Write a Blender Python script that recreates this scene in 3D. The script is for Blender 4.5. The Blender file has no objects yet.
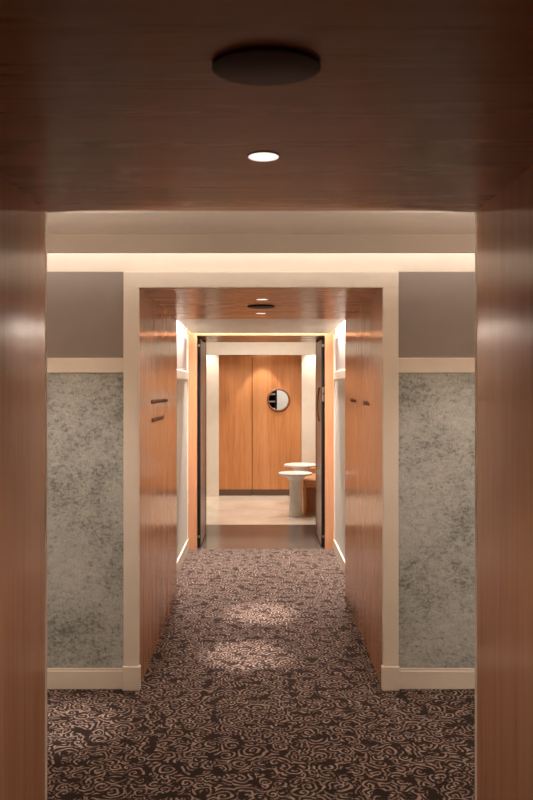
import bpy, bmesh, math, random
from mathutils import Vector, Matrix
random.seed(7)
scene = bpy.context.scene
C = scene.collection
PI = math.pi

# ------------------------------------------------------------------ materials
def lin(r, g, b):
    f = lambda c: (c/255/12.92) if c/255 <= 0.04045 else ((c/255+0.055)/1.055)**2.4
    return (f(r), f(g), f(b), 1)

class NT:
    def __init__(s, name):
        s.m = bpy.data.materials.new(name); s.m.use_nodes = True
        s.t = s.m.node_tree; s.n = s.t.nodes
        s.b = next(x for x in s.n if x.type == 'BSDF_PRINCIPLED')
    def new(s, typ, **kw):
        x = s.n.new(typ)
        for k, v in kw.items(): setattr(x, k, v)
        return x
    def put(s, sock, v):
        if isinstance(v, bpy.types.NodeSocket): s.t.links.new(v, sock)
        else: sock.default_value = v
    def coords(s, scale=(1, 1, 1), rot=(0, 0, 0)):
        tc = s.new('ShaderNodeTexCoord'); mp = s.new('ShaderNodeMapping')
        mp.inputs['Scale'].default_value = scale; mp.inputs['Rotation'].default_value = rot
        s.t.links.new(tc.outputs['Object'], mp.inputs['Vector']); return mp.outputs[0]
    def noise(s, vec, scale, detail=4, rough=0.55, dist=0.0):
        x = s.new('ShaderNodeTexNoise'); s.put(x.inputs['Vector'], vec)
        x.inputs['Scale'].default_value = scale; x.inputs['Detail'].default_value = detail
        x.inputs['Roughness'].default_value = rough; x.inputs['Distortion'].default_value = dist
        return x.outputs['Fac']
    def math(s, op, a, b=0.0, clamp=False):
        x = s.new('ShaderNodeMath', operation=op); x.use_clamp = clamp
        s.put(x.inputs[0], a); s.put(x.inputs[1], b); return x.outputs[0]
    def ramp(s, fac, stops, interp='LINEAR'):
        x = s.new('ShaderNodeValToRGB'); x.color_ramp.interpolation = interp
        e = x.color_ramp.elements
        while len(e) < len(stops): e.new(0.5)
        for i, (p, c) in enumerate(stops): e[i].position = p; e[i].color = c
        s.put(x.inputs[0], fac); return x.outputs[0]
    def mix(s, fac, a, b, blend='MIX'):
        x = s.new('ShaderNodeMix', data_type='RGBA', blend_type=blend)
        s.put(x.inputs[0], fac); s.put(x.inputs[6], a); s.put(x.inputs[7], b); return x.outputs[2]
    def bump(s, h, strength, dist=0.01):
        x = s.new('ShaderNodeBump'); x.inputs['Strength'].default_value = strength
        x.inputs['Distance'].default_value = dist; s.put(x.inputs['Height'], h)
        s.t.links.new(x.outputs[0], s.b.inputs['Normal'])
    def set(s, **kw):
        for k, v in kw.items(): s.put(s.b.inputs[k.replace('_', ' ')], v)

def plain(name, col, rough=0.6, var=0.04, metallic=0.0, spec=0.4, scale=6):
    n = NT(name); v = n.coords()
    f = n.noise(v, scale, 5)
    dark = tuple(c*(1-var*2) for c in col[:3])+(1,)
    lite = tuple(min(1, c*(1+var)) for c in col[:3])+(1,)
    n.set(Base_Color=n.ramp(f, [(0.3, dark), (0.7, lite)]), Roughness=rough, Metallic=metallic)
    n.b.inputs['Specular IOR Level'].default_value = spec
    return n.m

def wood(name, c_dark, c_mid, c_lite, grain='z', rough=0.25, bumps=0.12, spec=0.5):
    n = NT(name)
    sc = {'z': (1, 1, 0.035), 'x': (0.035, 1, 1), 'y': (1, 0.035, 1)}[grain]
    v = n.coords(sc)
    fine = n.noise(v, 90, 4, 0.6)
    mid = n.noise(v, 16, 4, 0.6, 0.4)
    big = n.noise(n.coords({'z': (1, 1, .1), 'x': (.1, 1, 1), 'y': (1, .1, 1)}[grain]), 3.2, 3)
    f = n.math('ADD', n.math('MULTIPLY', fine, 0.35), n.math('MULTIPLY', mid, 0.4))
    f = n.math('ADD', f, n.math('MULTIPLY', big, 0.25))
    n.set(Base_Color=n.ramp(f, [(0.36, c_dark), (0.5, c_mid), (0.64, c_lite)]))
    n.set(Roughness=n.math('ADD', n.math('MULTIPLY', mid, 0.12), rough-0.06))
    n.b.inputs['Specular IOR Level'].default_value = spec
    g = {'z': (1, 1, .004), 'x': (.004, 1, 1), 'y': (1, .004, 1)}[grain]
    n.bump(n.noise(n.coords(g), 70, 3, 0.6), bumps, 0.004)
    return n.m

W = (lin(163, 110, 76), lin(180, 127, 92), lin(190, 139, 104))
M = {}
M['wood_v'] = wood('walnut veneer upright', *W, grain='z', rough=0.17, bumps=0.045)
M['wood_h'] = wood('walnut veneer ceiling', *W, grain='x', rough=0.28, bumps=0.06, spec=0.24)
O = (lin(174, 108, 60), lin(196, 130, 78), lin(208, 148, 98))
M['oak_v'] = wood('orange oak upright', *O, grain='z', rough=0.4, bumps=0.05)
M['oak_h'] = wood('orange oak lying', *O, grain='x', rough=0.4, bumps=0.05)
M['oak_y'] = wood('orange oak along', *O, grain='y', rough=0.4, bumps=0.05)
M['casing'] = wood('pale orange door casing', lin(176, 118, 80), lin(190, 133, 95), lin(199, 144, 106), grain='z', rough=0.4, bumps=0.04)
M['brown_v'] = wood('smoked brown door', lin(120, 98, 86), lin(150, 126, 112), lin(166, 142, 128), grain='z', rough=0.35, bumps=0.05)
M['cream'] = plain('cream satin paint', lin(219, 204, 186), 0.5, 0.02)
M['fascia'] = plain('beige pelmet paint', lin(166, 149, 130), 0.7, 0.02)
M['ceil'] = plain('cream ceiling paint', lin(222, 204, 184), 0.8, 0.02)
M['cool'] = plain('cool white ceiling paint', lin(212, 216, 210), 0.45, 0.02)
M['taupe'] = plain('taupe wall paint', lin(138, 124, 115), 0.7, 0.03)
M['white'] = plain('white wall paint', lin(226, 218, 206), 0.6, 0.02)
M['lobby'] = plain('lobby plaster', lin(226, 212, 192), 0.7, 0.03)
M['pale'] = plain('velvet panel lightened for cove light', lin(214, 210, 200), 0.55, 0.03, scale=20)  # grey-green panel made paler, with the cove light put into its colour
M['black'] = plain('black edge', lin(22, 16, 14), 0.5, 0.05)
M['bronze'] = plain('dark bronze metal', lin(88, 66, 54), 0.35, 0.04, 0.6)
M['steel'] = plain('brushed steel', lin(178, 168, 158), 0.3, 0.03, 0.9)
M['plate'] = plain('brown painted plate', lin(62, 34, 20), 0.6, 0.03)
M['handle'] = wood('dark wooden handle', lin(96, 56, 32), lin(128, 78, 46), lin(146, 92, 56), 'z', 0.35)
M['letter'] = plain('dark bronze lettering', lin(138, 96, 72), 0.5, 0.03)
M['kick'] = plain('brown metal skirting', lin(110, 88, 74), 0.3, 0.04, 0.5)
M['shelfdark'] = plain('dark shelf', lin(40, 34, 32), 0.5, 0.05)
M['curtain'] = plain('pale grey panel', lin(196, 190, 182), 0.7, 0.04)

def stone(name, c1, c2, rough, vein=0.5):
    n = NT(name); v = n.coords()
    a = n.noise(v, 2.2, 6, 0.6, 0.6); b = n.noise(v, 14, 5, 0.6)
    f = n.math('ADD', n.math('MULTIPLY', a, 1-vein*0.5), n.math('MULTIPLY', b, vein*0.5))
    n.set(Base_Color=n.ramp(f, [(0.35, c1), (0.65, c2)]), Roughness=rough)
    return n.m
M['tile_dark'] = stone('dark polished stone', lin(66, 56, 50), lin(82, 71, 63), 0.2)
for nd in M['tile_dark'].node_tree.nodes:
    if nd.type == 'BSDF_PRINCIPLED': nd.inputs['Specular IOR Level'].default_value = 0.22
M['tile_light'] = stone('pale limestone', lin(196, 178, 156), lin(214, 198, 178), 0.22)
M['marble'] = stone('white marble', lin(214, 206, 200), lin(240, 236, 230), 0.35)

def carpet():
    n = NT('brown scroll carpet'); v = n.coords()
    def warp(vec, scale, amt):
        wn = n.new('ShaderNodeTexNoise'); n.put(wn.inputs['Vector'], vec)
        wn.inputs['Scale'].default_value = scale; wn.inputs['Detail'].default_value = 1.5
        a = n.new('ShaderNodeVectorMath', operation='SUBTRACT'); n.put(a.inputs[0], wn.outputs['Color']); a.inputs[1].default_value = (.5, .5, .5)
        b = n.new('ShaderNodeVectorMath', operation='SCALE'); n.put(b.inputs[0], a.outputs[0]); b.inputs['Scale'].default_value = amt
        c = n.new('ShaderNodeVectorMath', operation='ADD'); n.put(c.inputs[0], vec); n.put(c.inputs[1], b.outputs[0])
        return c.outputs[0]
    def scrolls(vec, scale, turns, wid):
        """spiral lines round scattered centres"""
        vo = n.new('ShaderNodeTexVoronoi', voronoi_dimensions='2D'); n.put(vo.inputs['Vector'], vec); vo.inputs['Scale'].default_value = scale
        d = n.new('ShaderNodeVectorMath', operation='SUBTRACT'); n.put(d.inputs[0], vec); n.put(d.inputs[1], vo.outputs['Position'])
        sp = n.new('ShaderNodeSeparateXYZ'); n.put(sp.inputs[0], d.outputs[0])
        cs = n.new('ShaderNodeSeparateColor'); n.put(cs.inputs[0], vo.outputs['Color'])
        dist = n.math('SQRT', n.math('ADD', n.math('MULTIPLY', sp.outputs[0], sp.outputs[0]), n.math('MULTIPLY', sp.outputs[1], sp.outputs[1])))
        ang = n.math('DIVIDE', n.math('ARCTAN2', sp.outputs[1], sp.outputs[0]), 2*PI)
        sgn = n.math('SIGN', n.math('SUBTRACT', cs.outputs[0], 0.5))
        ph = n.math('ADD', n.math('MULTIPLY', dist, turns), n.math('MULTIPLY', ang, sgn))
        ph = n.math('ADD', ph, cs.outputs[1])
        t = n.math('ABSOLUTE', n.math('SUBTRACT', n.math('FRACT', n.math('ADD', ph, 8.0)), 0.5))
        return n.ramp(t, [(wid*0.75, (1, 1, 1, 1)), (wid*1.2, (0, 0, 0, 1))])
    v1 = warp(v, 14, 0.05)
    a = scrolls(v1, 10.5, 40, 0.19)
    b = scrolls(warp(v, 19, 0.035), 16, 48, 0.20)
    sel = n.ramp(n.noise(v, 5.5, 2), [(0.49, (0, 0, 0, 1)), (0.51, (1, 1, 1, 1))])
    pat = n.mix(sel, a, b)
    blot = n.ramp(n.noise(v1, 15, 2, 0.5), [(0.40, (0, 0, 0, 1)), (0.45, (1, 1, 1, 1))])
    pat = n.math('MULTIPLY', pat, blot)
    tuft = n.noise(v, 260, 2)
    base = n.mix(n.noise(v, 5, 2), lin(24, 15, 12), lin(38, 26, 22))
    line = n.mix(n.ramp(n.noise(v, 24, 3), [(0.35, (0, 0, 0, 1)), (0.65, (1, 1, 1, 1))]), lin(112, 90, 80), lin(170, 146, 132))
    col = n.mix(pat, base, line)
    col = n.mix(n.math('MULTIPLY', tuft, 0.3), col, (0.02, 0.013, 0.01, 1))
    n.set(Base_Color=col, Roughness=0.95)
    n.b.inputs['Specular IOR Level'].default_value = 0.1
    n.set(Sheen_Weight=0.12, Sheen_Roughness=0.5, Sheen_Tint=lin(220, 180, 160))
    n.bump(n.math('ADD', n.math('MULTIPLY', tuft, 0.5), pat), 0.3, 0.005)
    return n.m
M['carpet'] = carpet()

def velvet():
    n = NT('distressed grey green velvet panel')
    v = n.coords()
    a = n.noise(v, 3.2, 5, 0.65)
    flV = n.noise(n.coords((.7, 1, 1)), 66, 6, 0.75, 0.2)
    flH = n.noise(n.coords((.5, 1, 1)), 34, 4, 0.7, 0.5)
    weave = n.noise(n.coords((1, 1, .3)), 150, 3, 0.6)
    f = n.math('ADD', n.math('MULTIPLY', a, 0.35), n.math('MULTIPLY', weave, 0.30))
    f = n.math('ADD', f, n.math('MULTIPLY', flH, 0.35))
    col = n.ramp(f, [(0.36, lin(136, 136, 128)), (0.5, lin(168, 167, 159)), (0.64, lin(194, 192, 184))])
    fl = n.math('MULTIPLY', flV, n.math('ADD', n.math('MULTIPLY', a, 0.9), 0.55))
    spots = n.ramp(fl, [(0.38, (1, 1, 1, 1)), (0.48, (0, 0, 0, 1))])
    col = n.mix(n.math('MULTIPLY', spots, 0.68), col, lin(92, 94, 88))
    n.set(Base_Color=col, Roughness=0.85)
    n.b.inputs['Specular IOR Level'].default_value = 0.2
    return n.m
M['velvet'] = velvet()

def emit(name, col, strength):
    n = NT(name); n.set(Base_Color=col, Emission_Color=col, Emission_Strength=strength); return n.m
M['bulb'] = emit('lit lamp face', (1, .86, .78, 1), 1.25)
n = NT('clear glass'); n.set(Base_Color=(1, 1, 1, 1), Roughness=0.02, Transmission_Weight=1.0, IOR=1.05)
n.b.inputs['Alpha'].default_value = 0.35
M['glass'] = n.m

# ------------------------------------------------------------------ mesh helpers
def link(name, bm, mat, parent=None, bevel=0.0, smooth=False):
    bmesh.ops.recalc_face_normals(bm, faces=bm.faces[:])
    me = bpy.data.meshes.new(name); bm.to_mesh(me); bm.free()
    o = bpy.data.objects.new(name, me); C.objects.link(o)
    me.materials.append(M[mat])
    if smooth:
        for p in me.polygons: p.use_smooth = True
    if parent: o.parent = parent
    if bevel:
        b = o.modifiers.new('bevel', 'BEVEL'); b.width = bevel; b.segments = 2; b.limit_method = 'ANGLE'
    return o

def add_box(bm, x0, x1, y0, y1, z0, z1):
    v = [bm.verts.new((x, y, z)) for x in (x0, x1) for y in (y0, y1) for z in (z0, z1)]
    for q in ((0, 1, 3, 2), (4, 6, 7, 5), (0, 4, 5, 1), (2, 3, 7, 6), (0, 2, 6, 4), (1, 5, 7, 3)):
        bm.faces.new([v[i] for i in q])

def boxes(name, lst, mat, parent=None, bevel=0.0):
    bm = bmesh.new()
    for b in lst: add_box(bm, *b)
    return link(name, bm, mat, parent, bevel)

def S(name, lst, mat, bevel=0.0, label=None):
    o = boxes(name, lst if isinstance(lst, list) else [lst], mat, None, bevel)
    o['kind'] = 'structure'
    if label: o['label'] = label
    return o

def lathe(name, prof, mat, parent=None, seg=64, smooth=True, squash=None):
    bm = bmesh.new(); rings = []
    for r, z in prof:
        if r < 1e-6: rings.append([bm.verts.new((0, 0, z))])
        else: rings.append([bm.verts.new((r*math.cos(2*PI*i/seg), r*math.sin(2*PI*i/seg), z)) for i in range(seg)])
    for a, b in zip(rings, rings[1:]):
        for i in range(seg):
            j = (i+1) % seg
            q = [a[i % len(a)], a[j % len(a)], b[j % len(b)], b[i % len(b)]]
            u = []
            for k in q:
                if k not in u: u.append(k)
            if len(u) > 2: bm.faces.new(u)
    o = link(name, bm, mat, parent, smooth=smooth)
    if smooth:
        e = o.modifiers.new('edges', 'EDGE_SPLIT'); e.split_angle = math.radians(40)
    return o

def thing(name, label, cat, loc, group=None, rz=0):
    o = bpy.data.objects.new(name, None); C.objects.link(o); o.empty_display_size = 0.1
    o.location = loc; o.rotation_euler.z = rz
    o['label'] = label; o['category'] = cat
    if group: o['group'] = group
    return o

# ------------------------------------------------------------------ dimensions
HW = 0.67            # half width of the panelled passages
HO = 0.755           # outside of their lining = half width of the far corridor
TOP = 2.205          # their clear height
TO = 2.295
CZ = 2.465           # side corridor ceiling
A0, A1 = 0.50, 2.42  # nearest passage
B0, B1 = 4.30, 6.21  # second passage
D0 = 8.00            # door wall
L0 = 9.20            # lobby begins

# ------------------------------------------------------------------ floor
S('floor', (-3.0, 3.0, -2.0, 8.03, -0.10, 0.0), 'carpet')
S('floor', (-3.0, 3.0, 8.03, 9.45, -0.10, 0.0), 'tile_dark')
S('floor', (-3.0, 3.0, 9.45, 12.12, -0.10, 0.0), 'tile_light')
S('floor', (-1.5, 2.2, 12.12, 14.0, -0.10, 0.0), 'tile_dark')

# ------------------------------------------------------------------ panelled passages
def passage(y0, y1):
    S('wall_left', (-HO, -HW, y0, y1, 0, TO), 'wood_v')
    S('wall_right', (HW, HO, y0, y1, 0, TO), 'wood_v')
    S('ceiling', (-HW, HW, y0, y1, TOP, TO), 'wood_h')
passage(A0, A1)
passage(B0, B1)

def frame(y0, y1, back, idx):
    """cream architrave with plinth blocks, face from y0 to y1"""
    e = 0.084
    S('trim_%d' % idx, [(-HW-e, -HW+0.001, y0, y1, 0.13, TOP+0.002), (HW-0.001, HW+e, y0, y1, 0.13, TOP+0.002),
                        (-HW-e, HW+e, y0, y1, TOP-0.001, TOP+0.088)], 'cream', 0.004)
    a, b = (y0-0.012, y1) if not back else (y0, y1+0.012)
    S('trim_%d' % (idx+1), [(-HW-e-0.004, -HW+0.008, a, b, 0, 0.131), (HW-0.008, HW+e+0.004, a, b, 0, 0.131)], 'cream', 0.004)
frame(B0-0.028, B0-0.0005, False, 1)
frame(A1+0.0005, A1+0.024, True, 3)

# ------------------------------------------------------------------ side corridor between the passages
def facing_wall(side, y, d, xs):
    """wall of the side corridor: y is its face, d = -1 faces the viewer / +1 faces away"""
    x0, x1 = xs
    lo, hi = (y, y+0.1) if d < 0 else (y-0.1, y)
    S('wall_'+side, (x0, x1, lo, hi, 0, 2.296), 'taupe')
    t = lambda k: (y-k, y-0.0005) if d < 0 else (y+0.0005, y+k)
    S('wall_'+side, (x0, x1, *t(0.008), 0.112, 1.740), 'velvet')
    S('trim_5', (x0, x1, *t(0.018), 1.738, 1.820), 'cream', 0.003)
    S('baseboard_'+side, (x0, x1, *t(0.016), 0, 0.100), 'cream', 0.003)
    S('baseboard_'+side, (x0, x1, *t(0.012), 0.0995, 0.114), 'cream', 0.002)
facing_wall('left', B0, -1, (-3.0, -HW-0.084))
facing_wall('right', B0, -1, (HW+0.084, 3.0))
facing_wall('left', A1, 1, (-3.0, -HW-0.084))
facing_wall('right', A1, 1, (HW+0.084, 3.0))
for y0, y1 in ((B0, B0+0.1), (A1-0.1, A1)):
    S('wall_front' if y0 > 3 else 'wall_back', (-3.0, 3.0, y0, y1, TO+0.001, 2.62), 'cream')  # cream band above the taupe paints in the bright cove wash
S('ceiling', (-3.0, 3.0, A1, B0-0.19, CZ, CZ+0.05), 'ceil')
S('trim_6', (-3.0, 3.0, B0-0.21, B0-0.19, 2.365, CZ), 'fascia', 0.002)
S('ceiling', (-3.0, 3.0, B0-0.19, B0, 2.58, 2.62), 'ceil')
for s in (-1, 1):
    S('wall_left' if s < 0 else 'wall_right', (s*3.0-0.05, s*3.0+0.05, -2.0, 12.12, 0, 2.75), 'cream')

# corridor behind the viewer
S('wall_back', (-3.0, 3.0, -2.1, -2.0, 0, 2.75), 'cream')
S('ceiling', (-3.0, 3.0, -2.0, A0, 2.45, 2.5), 'ceil')
S('wall_front', [(-3.0, -HO, A0, A0+0.1, 0, 2.45), (HO, 3.0, A0, A0+0.1, 0, 2.45), (-HO, HO, A0, A0+0.1, TO, 2.45)], 'cream')

# ------------------------------------------------------------------ far corridor (between second passage and door wall)
for s, side in ((-1, 'left'), (1, 'right')):
    def X(a, b): return (min(s*a, s*b), max(s*a, s*b))
    S('wall_'+side, (*X(0.76, 0.86), B1, L0, 0, 2.5), 'white')
    S('wall_'+side, (*X(0.752, 0.7595), B1+0.03, D0-0.02, 0.112, 1.740), 'pale')
    S('wall_'+side, (*X(0.757, 0.7598), B1+0.03, D0-0.02, 1.818, 2.15), 'taupe')
    S('trim_7', (*X(0.742, 0.7595), B1, D0-0.001, 1.738, 1.820), 'cream', 0.003)
    S('trim_7', (*X(0.744, 0.7595), D0-0.06, D0-0.001, 0.1, 2.2), 'cream', 0.003)
    S('baseboard_'+side, (*X(0.740, 0.7595), B1, D0-0.001, 0, 0.110), 'cream', 0.003)
S('ceiling', (-0.69, 0.69, B1+0.001, D0-0.15, 2.208, 2.233), 'cool')
S('ceiling', (-0.86, 0.86, B1-0.1, L0, 2.5, 2.54), 'white')
# door surround
S('trim_8', [(-0.76, -0.657, D0, D0+0.05, 0, 2.193), (0.657, 0.76, D0, D0+0.05, 0, 2.193)], 'casing', 0.002)
S('trim_9', (-0.76, 0.76, D0, D0+0.05, 2.193, 2.5), 'casing', 0.002)
S('trim_10', (-0.76, 0.76, D0+0.05, 9.12, 2.194, 2.5), 'wood_h')
for s, side in ((-1, 'left'), (1, 'right')):
    def X(a, b): return (min(s*a, s*b), max(s*a, s*b))
    S('wall_'+side, (*X(0.705, 0.76), D0+0.05, L0, 0, 2.194), 'black')
    S('trim_11', (*X(0.628, 0.705), 8.80, 8.98, 0, 2.194), 'bronze', 0.003)

# door leaves, folded open against the lining; hinged at the far post
def leaf(idx, s, label):
    def X(a, b): return (min(s*a, s*b), max(s*a, s*b))
    d = boxes('door_%d' % idx, [(*X(0.628, 0.664), 8.115, 8.79, 0.012, 2.165)], 'brown_v', None, 0.003)
    d['kind'] = 'structure'; d['label'] = label
    boxes('door_edge', [(*X(0.6275, 0.6645), 8.10, 8.1145, 0.012, 2.165)], 'black', d)
    boxes('flush_bolt', [(*X(0.634, 0.659), 8.092, 8.0995, 0.10, 0.125)], 'steel', d)
    boxes('flush_bolt', [(*X(0.634, 0.659), 8.092, 8.0995, 2.085, 2.11)], 'steel', d)
    return d
dl = leaf(1, -1, 'brown door leaf standing open on the left of the tiled threshold')
dr = leaf(2, 1, 'brown door leaf with bow handle standing open on the right of the threshold')
lp = boxes('lock_plate', [(0.632, 0.661, 8.088, 8.0995, 1.515, 1.665)], 'steel', dr, 0.002)
boxes('latch_bolt', [(0.640, 0.653, 8.078, 8.0878, 1.585, 1.605)], 'black', lp)
# bow handle on the inner face of the right leaf
bm = bmesh.new(); prev = None; N = 24
for i in range(N+1):
    t = i/N; z = 1.30+0.36*t; off = 0.006+0.024*math.sin(PI*t)**0.8
    cx = 0.628-off; r = 0.011
    ring = [bm.verts.new((cx+r*math.cos(2*PI*k/10), 8.30+1.6*r*math.sin(2*PI*k/10), z)) for k in range(10)]
    if prev:
        for k in range(10): bm.faces.new([prev[k], prev[(k+1) % 10], ring[(k+1) % 10], ring[k]])
    else: bm.faces.new(ring)
    prev = ring
bm.faces.new(prev)
link('handle', bm, 'handle', dr, smooth=True)

# ------------------------------------------------------------------ lobby
S('wall_left', (-3.0, -0.645, 11.90, 12.12, 0, 2.75), 'lobby')
S('wall_right', (0.622, 3.0, 11.90, 12.12, 0, 2.75), 'lobby')
S('trim_12', (-3.0, 3.0, 11.60, 11.66, 2.146, 2.62), 'lobby', 0.004)
S('ceiling', (-3.0, 3.0, 11.66, 11.90, 2.42, 2.46), 'lobby')
S('ceiling', (-0.645, 0.622, 11.90, 12.0, 2.42, 2.46), 'lobby')
S('ceiling', (-3.0, 3.0, L0-0.08, 12.12, 2.62, 2.75), 'lobby')
S('wall_front', [(-3.0, -0.76, L0-0.08, L0, 0, 2.75), (0.76, 3.0, L0-0.08, L0, 0, 2.75), (-0.76, 0.76, L0-0.08, L0, 2.195, 2.75)], 'lobby')
S('wall_back', (-0.645, -0.141, 12.0, 12.05, 0.093, 2.75), 'oak_v')
S('trim_14', (-0.150, -0.126, 12.051, 12.06, 0, 2.14), 'black')  # black strip added behind the seam to keep it dark
S('baseboard_back', [(-0.645, -0.141, 11.99, 12.05, 0, 0.0925), (0.6215, 0.625, 11.99, 12.05, 0, 0.0925)], 'kick')
# door with a round window
def door_round():
    cx, cz, r = 0.27, 1.47, 0.155
    x0, x1, z0, z1 = -0.131, 0.621, 0.0, 2.148
    n = 64; bm = bmesh.new()
    def ringpts(y):
        inner = [bm.verts.new((cx+r*math.cos(2*PI*i/n), y, cz+r*math.sin(2*PI*i/n))) for i in range(n)]
        outer = []
        for i in range(n):
            a = 2*PI*i/n; c, s_ = math.cos(a), math.sin(a); t = 1e9
            if c > 1e-9: t = min(t, (x1-cx)/c)
            if c < -1e-9: t = min(t, (x0-cx)/c)
            if s_ > 1e-9: t = min(t, (z1-cz)/s_)
            if s_ < -1e-9: t = min(t, (0.094-cz)/s_)
            outer.append([cx+t*c, cz+t*s_])
        for X_, Z_ in ((x0, 0.094), (x1, 0.094), (x0, z1), (x1, z1)):
            k = min(range(n), key=lambda i: (outer[i][0]-X_)**2+(outer[i][1]-Z_)**2)
            outer[k] = [X_, Z_]
        return inner, [bm.verts.new((p[0], y, p[1])) for p in outer]
    i0, o0 = ringpts(12.0); i1, o1 = ringpts(12.045)
    for i in range(n):
        j = (i+1) % n
        bm.faces.new([i0[i], i0[j], o0[j], o0[i]]); bm.faces.new([i1[i], o1[i], o1[j], i1[j]])
        bm.faces.new([i0[i], i1[i], i1[j], i0[j]]); bm.faces.new([o0[i], o0[j], o1[j], o1[i]])
    d = link('door_3', bm, 'oak_v'); d['kind'] = 'structure'
    d['label'] = 'oak door with a round window at the end of the lobby'
    # rings
    bm = bmesh.new(); seg = 64; prof = [(0.150, 11.985), (0.150, 12.02), (0.180, 12.02), (0.182, 11.999), (0.176, 11.982), (0.160, 11.978)]
    rr = [[bm.verts.new((cx+a*math.cos(2*PI*i/seg), y, cz+a*math.sin(2*PI*i/seg))) for a, y in prof] for i in range(seg)]
    for i in range(seg):
        for k in range(len(prof)):
            k2 = (k+1) % len(prof); j = (i+1) % seg
            bm.faces.new([rr[i][k], rr[j][k], rr[j][k2], rr[i][k2]])
    f = link('window_frame', bm, 'handle', d, smooth=True); f['label'] = 'round dark wooden window ring'
    bm = bmesh.new()
    bmesh.ops.create_cone(bm, cap_ends=True, segments=64, radius1=0.1515, radius2=0.1515, depth=0.006,
                          matrix=Matrix.Translation((cx, 12.018, cz)) @ Matrix.Rotation(PI/2, 4, 'X'))
    link('pane', bm, 'glass', d)
    boxes('kick_plate', [(x0, x1, 11.992, 12.045, 0.006, 0.0935)], 'kick', d)
door_round()
S('wall_back', (-0.645, 0.622, 12.0, 12.05, 2.150, 2.75), 'oak_v')
# service room behind the round window
S('wall_back', (-1.5, 2.2, 13.95, 14.0, 0, 2.6), 'white')
S('wall_left', (-1.55, -1.5, 12.05, 14.0, 0, 2.6), 'white')
S('wall_right', (2.2, 2.25, 12.05, 14.0, 0, 2.6), 'white')
S('ceiling', (-1.5, 2.2, 12.12, 14.0, 2.6, 2.65), 'white')
S('wall_back', (-0.70, 2.2, 13.80, 13.94, 0, 2.6), 'white')
sh = thing('shelf_rack', 'dark shelf rack seen in the left half of the round window', 'shelf', (0.0, 13.35, 0))
for x in (-0.42, 0.255):
    boxes('side_panel', [(x-0.015, x+0.015, -0.15, 0.15, 0, 2.0)], 'shelfdark', sh)
for z in (0.1, 0.6, 1.02, 1.30, 1.425, 1.55, 1.98):
    boxes('shelf', [(-0.405, 0.24, -0.15, 0.15, z-0.012, z+0.012)], 'curtain' if z in (1.425, 1.55, 1.30) else 'shelfdark', sh)
boxes('back_panel', [(-0.405, 0.24, 0.135, 0.15, 0.112, 1.968)], 'shelfdark', sh)

# pedestal tables
def pedestal(loc, r, h, label):
    t = thing('pedestal_table', label, 'table', loc, 'white pedestal tables in the lobby')
    lathe('tabletop', [(0, h-0.030), (r*0.90, h-0.030), (r*0.985, h-0.022), (r, h-0.012), (r*0.985, h-0.002), (r*0.96, h), (0, h)], 'marble', t)
    k = h-0.0305
    lathe('pedestal', [(0, 0), (0.086, 0), (0.088, 0.008), (0.084, 0.08), (0.080, 0.20), (0.078, 0.32), (0.080, k-0.11), (0.088, k-0.07),
                       (0.110, k-0.035), (0.150, k-0.010), (0.170, k), (0, k)], 'marble', t)
    return t
pedestal((0.446, 10.10, 0), 0.222, 0.56, 'white marble pedestal table in front, nearest the tiled threshold')
pedestal((0.575, 11.22, 0), 0.243, 0.56, 'white marble pedestal table behind, its stem hidden by the nearer table')

# benches
def bench(loc, w, d, h, label, end_left=True):
    t = thing('wooden_bench', label, 'bench', loc, 'wooden benches against the lobby side')
    boxes('seat', [(0, w, 0, d, h-0.09, h)], 'oak_h', t, 0.004)
    boxes('side_panel', [(0, 0.036, 0.002, d-0.002, 0, h-0.0905)], 'oak_v', t, 0.003)
    boxes('side_panel', [(w-0.036, w, 0.002, d-0.002, 0, h-0.0905)], 'oak_v', t, 0.003)
    boxes('back_panel', [(0.0365, w-0.0365, d*0.42, d*0.42+0.02, 0, h-0.0905)], 'oak_v', t)
    return t
bench((0.548, 10.06, 0), 0.85, 0.85, 0.463, 'orange wooden bench beside the front white table')
bench((0.70, 11.52, 0), 0.80, 0.34, 0.47, 'lit wooden bench behind the second white table, by the right doorpost')

# ------------------------------------------------------------------ ceiling fittings
def downlight(x, y, z, label, group='recessed ceiling downlights', r=0.036):
    t = thing('downlight', label, 'ceiling light', (x, y, z), group)
    lathe('trim_ring', [(r, 0.0), (r+0.0025, 0.0), (r+0.0025, -0.0015), (r, -0.0025), (r, 0.0)], 'bronze', t, 40)
    lathe('lamp_face', [(0, -0.002), (r*0.995, -0.002), (r*0.995, -0.0005), (0, -0.0005)], 'bulb', t, 40)
    return t
def plate(x, y, label, sy=1.0):
    t = thing('ceiling_plate', label, 'ceiling plate', (x, y, TOP), 'round brown ceiling plates'); t.scale.y = sy
    lathe('cover', [(0, -0.009), (0.0895, -0.009), (0.0925, -0.0075), (0.0925, -0.004), (0.090, -0.0035), (0, -0.0035)], 'plate', t, 72)
    lathe('collar', [(0, -0.0034), (0.084, -0.0034), (0.084, 0), (0, 0)], 'black', t, 72)
downlight(0.006, 1.85, TOP, 'largest downlight, in the dark wooden ceiling nearest the viewer')
downlight(0.006, 4.83, TOP, 'upper of the two small downlights in the farther wooden ceiling')
downlight(0.0, 5.73, TOP, 'lower of the two small downlights in the farther wooden ceiling')
plate(0.009, 1.325, 'large round brown plate on the dark wooden ceiling nearest the viewer', 0.8)
plate(0.0, 5.24, 'small round brown plate between the two downlights in the farther wooden ceiling')

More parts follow.
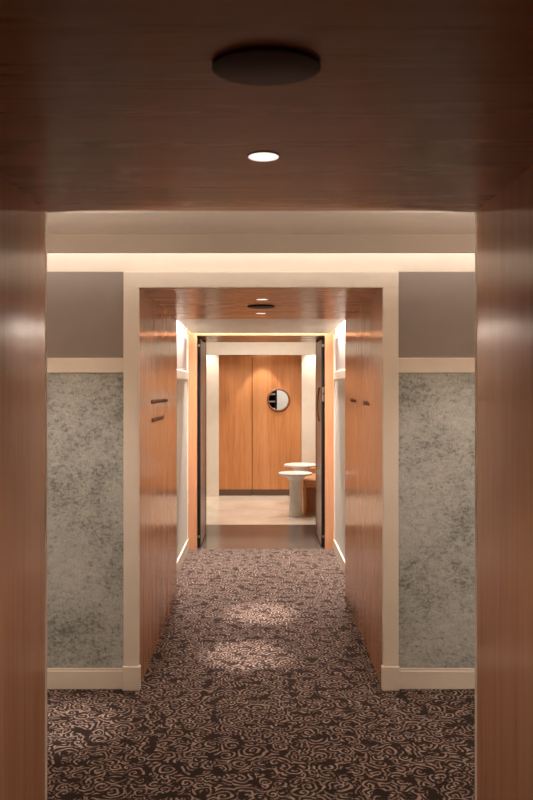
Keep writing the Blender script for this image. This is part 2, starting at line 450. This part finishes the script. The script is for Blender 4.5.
# ------------------------------------------------------------------ wall lettering (too small to read: stems, bowls and dots)
def lettering(s, y0, words, z, h, label, slope=0.0):
    """words run from y0 along y in direction of s; s is the wall side"""
    d = 1 if s < 0 else -1
    t = thing('wall_lettering', label, 'lettering', (s*HW, y0, z), 'lines of lettering in the farther passage')
    face = HW-0.0005; x0, x1 = (face-0.003, face)
    def bar(ya, yb, za, zb):
        a, b = sorted((ya, yb)); xx = sorted((s*x0, s*x1)); add_box(bm, xx[0], xx[1], a, b, za, zb)
    y = y0; xh = h*0.62; w = h*0.12
    for nlet in words:
        bm = bmesh.new()
        for k in range(nlet):
            kind = random.choice('nuoedlti') if k else 'C'
            wd = h*0.52; zz = z+slope*abs(y-y0)
            if kind == 'C':
                bar(y, y+d*w, zz, zz+h); bar(y, y+d*wd, zz, zz+w); bar(y, y+d*wd, zz+h-w, zz+h)
            elif kind in 'noe':
                bar(y, y+d*w, zz, zz+xh); bar(y, y+d*wd, zz+xh-w, zz+xh); bar(y+d*(wd-w), y+d*wd, zz, zz+xh)
                if kind != 'n': bar(y, y+d*wd, zz, zz+w)
            elif kind == 'u':
                bar(y, y+d*w, zz, zz+xh); bar(y, y+d*wd, zz, zz+w); bar(y+d*(wd-w), y+d*wd, zz, zz+xh)
            elif kind == 'd':
                bar(y, y+d*w, zz, zz+xh); bar(y, y+d*wd, zz, zz+w); bar(y, y+d*wd, zz+xh-w, zz+xh); bar(y+d*(wd-w), y+d*wd, zz, zz+h)
            elif kind == 't':
                wd *= 0.8; bar(y, y+d*wd, zz+xh-w, zz+xh); bar(y+d*(wd/2-w/2), y+d*(wd/2+w/2), zz, zz+h)
            else:
                wd = w; bar(y, y+d*w, zz, zz+(h if kind == 'l' else xh))
            y += d*(wd+h*0.2)
        y += d*h*0.45
        bmesh.ops.translate(bm, verts=bm.verts[:], vec=(-s*HW, -y0, -z))
        link('word', bm, 'letter', t)
lettering(-1, 4.76, [9, 8, 11, 8, 9], 1.556, 0.026, 'upper line of small brown lettering on the left wooden wall')
lettering(-1, 4.78, [9, 10, 8, 10], 1.442, 0.027, 'lower line of small brown lettering on the left wooden wall')
lettering(1, 5.80, [20], 1.552, 0.026, 'short line of brown lettering on the right wooden wall, farther word')
lettering(1, 5.10, [18], 1.545, 0.026, 'short line of brown lettering on the right wooden wall, nearer word')

# ------------------------------------------------------------------ lamps
WARM = (1.0, 0.91, 0.84); WHITE = (1.0, 0.935, 0.885)
def spot(x, y, z, power, deg, blend=0.5, col=WARM, aim=None, r=0.03):
    l = bpy.data.lights.new('spot_lamp', 'SPOT'); l.energy = power; l.spot_size = math.radians(deg); l.spot_blend = blend
    l.color = col; l.shadow_soft_size = r
    o = bpy.data.objects.new('spot_lamp', l); C.objects.link(o); o.location = (x, y, z)
    v = Vector(aim or (x, y, 0))-Vector((x, y, z)); o.rotation_euler = v.to_track_quat('-Z', 'Y').to_euler()
def strip(cx, cy, cz, sx, sy, power, rot=(0, 0, 0), col=WHITE, spread=PI):
    l = bpy.data.lights.new('strip_lamp', 'AREA'); l.shape = 'RECTANGLE'; l.size = sx; l.size_y = sy
    l.energy = power; l.color = col; l.spread = spread
    o = bpy.data.objects.new('strip_lamp', l); C.objects.link(o); o.location = (cx, cy, cz); o.rotation_euler = rot
# passages
spot(0.006, 1.85, TOP-0.03, 40, 90, 0.8)
spot(0.006, 4.83, TOP-0.03, 400, 17, 0.7, aim=(-0.09, 4.83, 0)); spot(0, 5.73, TOP-0.03, 480, 17, 0.7)
spot(0.006, 4.83, TOP-0.03, 38, 130, 0.8); spot(0, 5.73, TOP-0.03, 38, 120, 0.8)
# side corridor: cove strip behind the pelmet, added unseen uplights on a near-wall ledge filling the ceiling, downlight off to the left, added fill spots
strip(0, B0-0.10, 2.50, 5.9, 0.03, 11)
for s_, x0, x1 in ((-1, -2.9, -0.80), (1, 0.80, 2.9)):
    S('trim_13', [(x0, x1, A1+0.019, A1+0.12, 1.76, 1.775), (x0, x1, A1+0.11, A1+0.12, 1.775, 1.80)], 'cream')  # ledge added out of view to hide the uplight strips
    strip((x0+x1)/2, A1+0.065, 1.79, 2.05, 0.03, 46, (PI, 0, 0))  # unseen uplight added to brighten the ceiling
spot(-1.18, 3.78, CZ-0.02, 260, 18, 0.8, aim=(-1.0, 3.84, 0)); spot(1.6, 3.3, CZ-0.02, 20, 80, 0.8)  # second spot is added fill for the wall panels
for x in (-2.2, -1.15, 1.15, 2.2):
    spot(x, 2.85, CZ-0.02, 60, 62, 0.9, aim=(x, B0, 0.55))  # wall washers added out of view to brighten the lower wall
# far corridor: perimeter cove
for s in (-1, 1):
    strip(s*0.725, 6.98, 2.31, 0.03, 1.3, 58, spread=2.0)
strip(0, D0-0.07, 2.42, 1.4, 0.03, 20, spread=1.6)
# lobby
spot(0.02, 11.72, 2.40, 50, 66, 0.3, WHITE)
for x, y in ((-0.5, 10.6), (0.75, 10.9), (0.2, 9.7)):
    spot(x, y, 2.58, 60, 100, 0.6, WHITE)
strip(0, 10.4, 2.6, 2.0, 1.4, 40)
spot(0.85, 11.76, 2.40, 40, 90, 0.6, WHITE); spot(-0.85, 11.76, 2.40, 30, 90, 0.6, WHITE)
spot(0.9, 13.0, 2.5, 110, 140, 0.6, (1, .95, .9))
# corridor behind the viewer
for x in (-1.5, 0, 1.5):
    spot(x, -0.9, 2.43, 12, 130, 0.8)

w = bpy.data.worlds.new('World'); scene.world = w; w.use_nodes = True
bg = w.node_tree.nodes['Background']; bg.inputs[0].default_value = (1, .85, .7, 1); bg.inputs[1].default_value = 0.02

# ------------------------------------------------------------------ camera
cam = bpy.data.cameras.new('camera'); co = bpy.data.objects.new('camera', cam); C.objects.link(co)
co.location = (0, 0, 1.655); co.rotation_euler = (PI/2, 0, 0)
cam.sensor_fit = 'AUTO'; cam.sensor_width = 36; cam.lens = 780/800*36
cam.shift_x = 5.5/800; cam.shift_y = -12/800
cam.dof.use_dof = True; cam.dof.focus_distance = 6.5; cam.dof.aperture_fstop = 7.0
cam.clip_start = 0.05
scene.camera = co
vs = scene.view_settings
vs.view_transform = 'Standard'; vs.look = 'None'; vs.gamma = 1; vs.use_curve_mapping = False; vs.exposure = 0.0
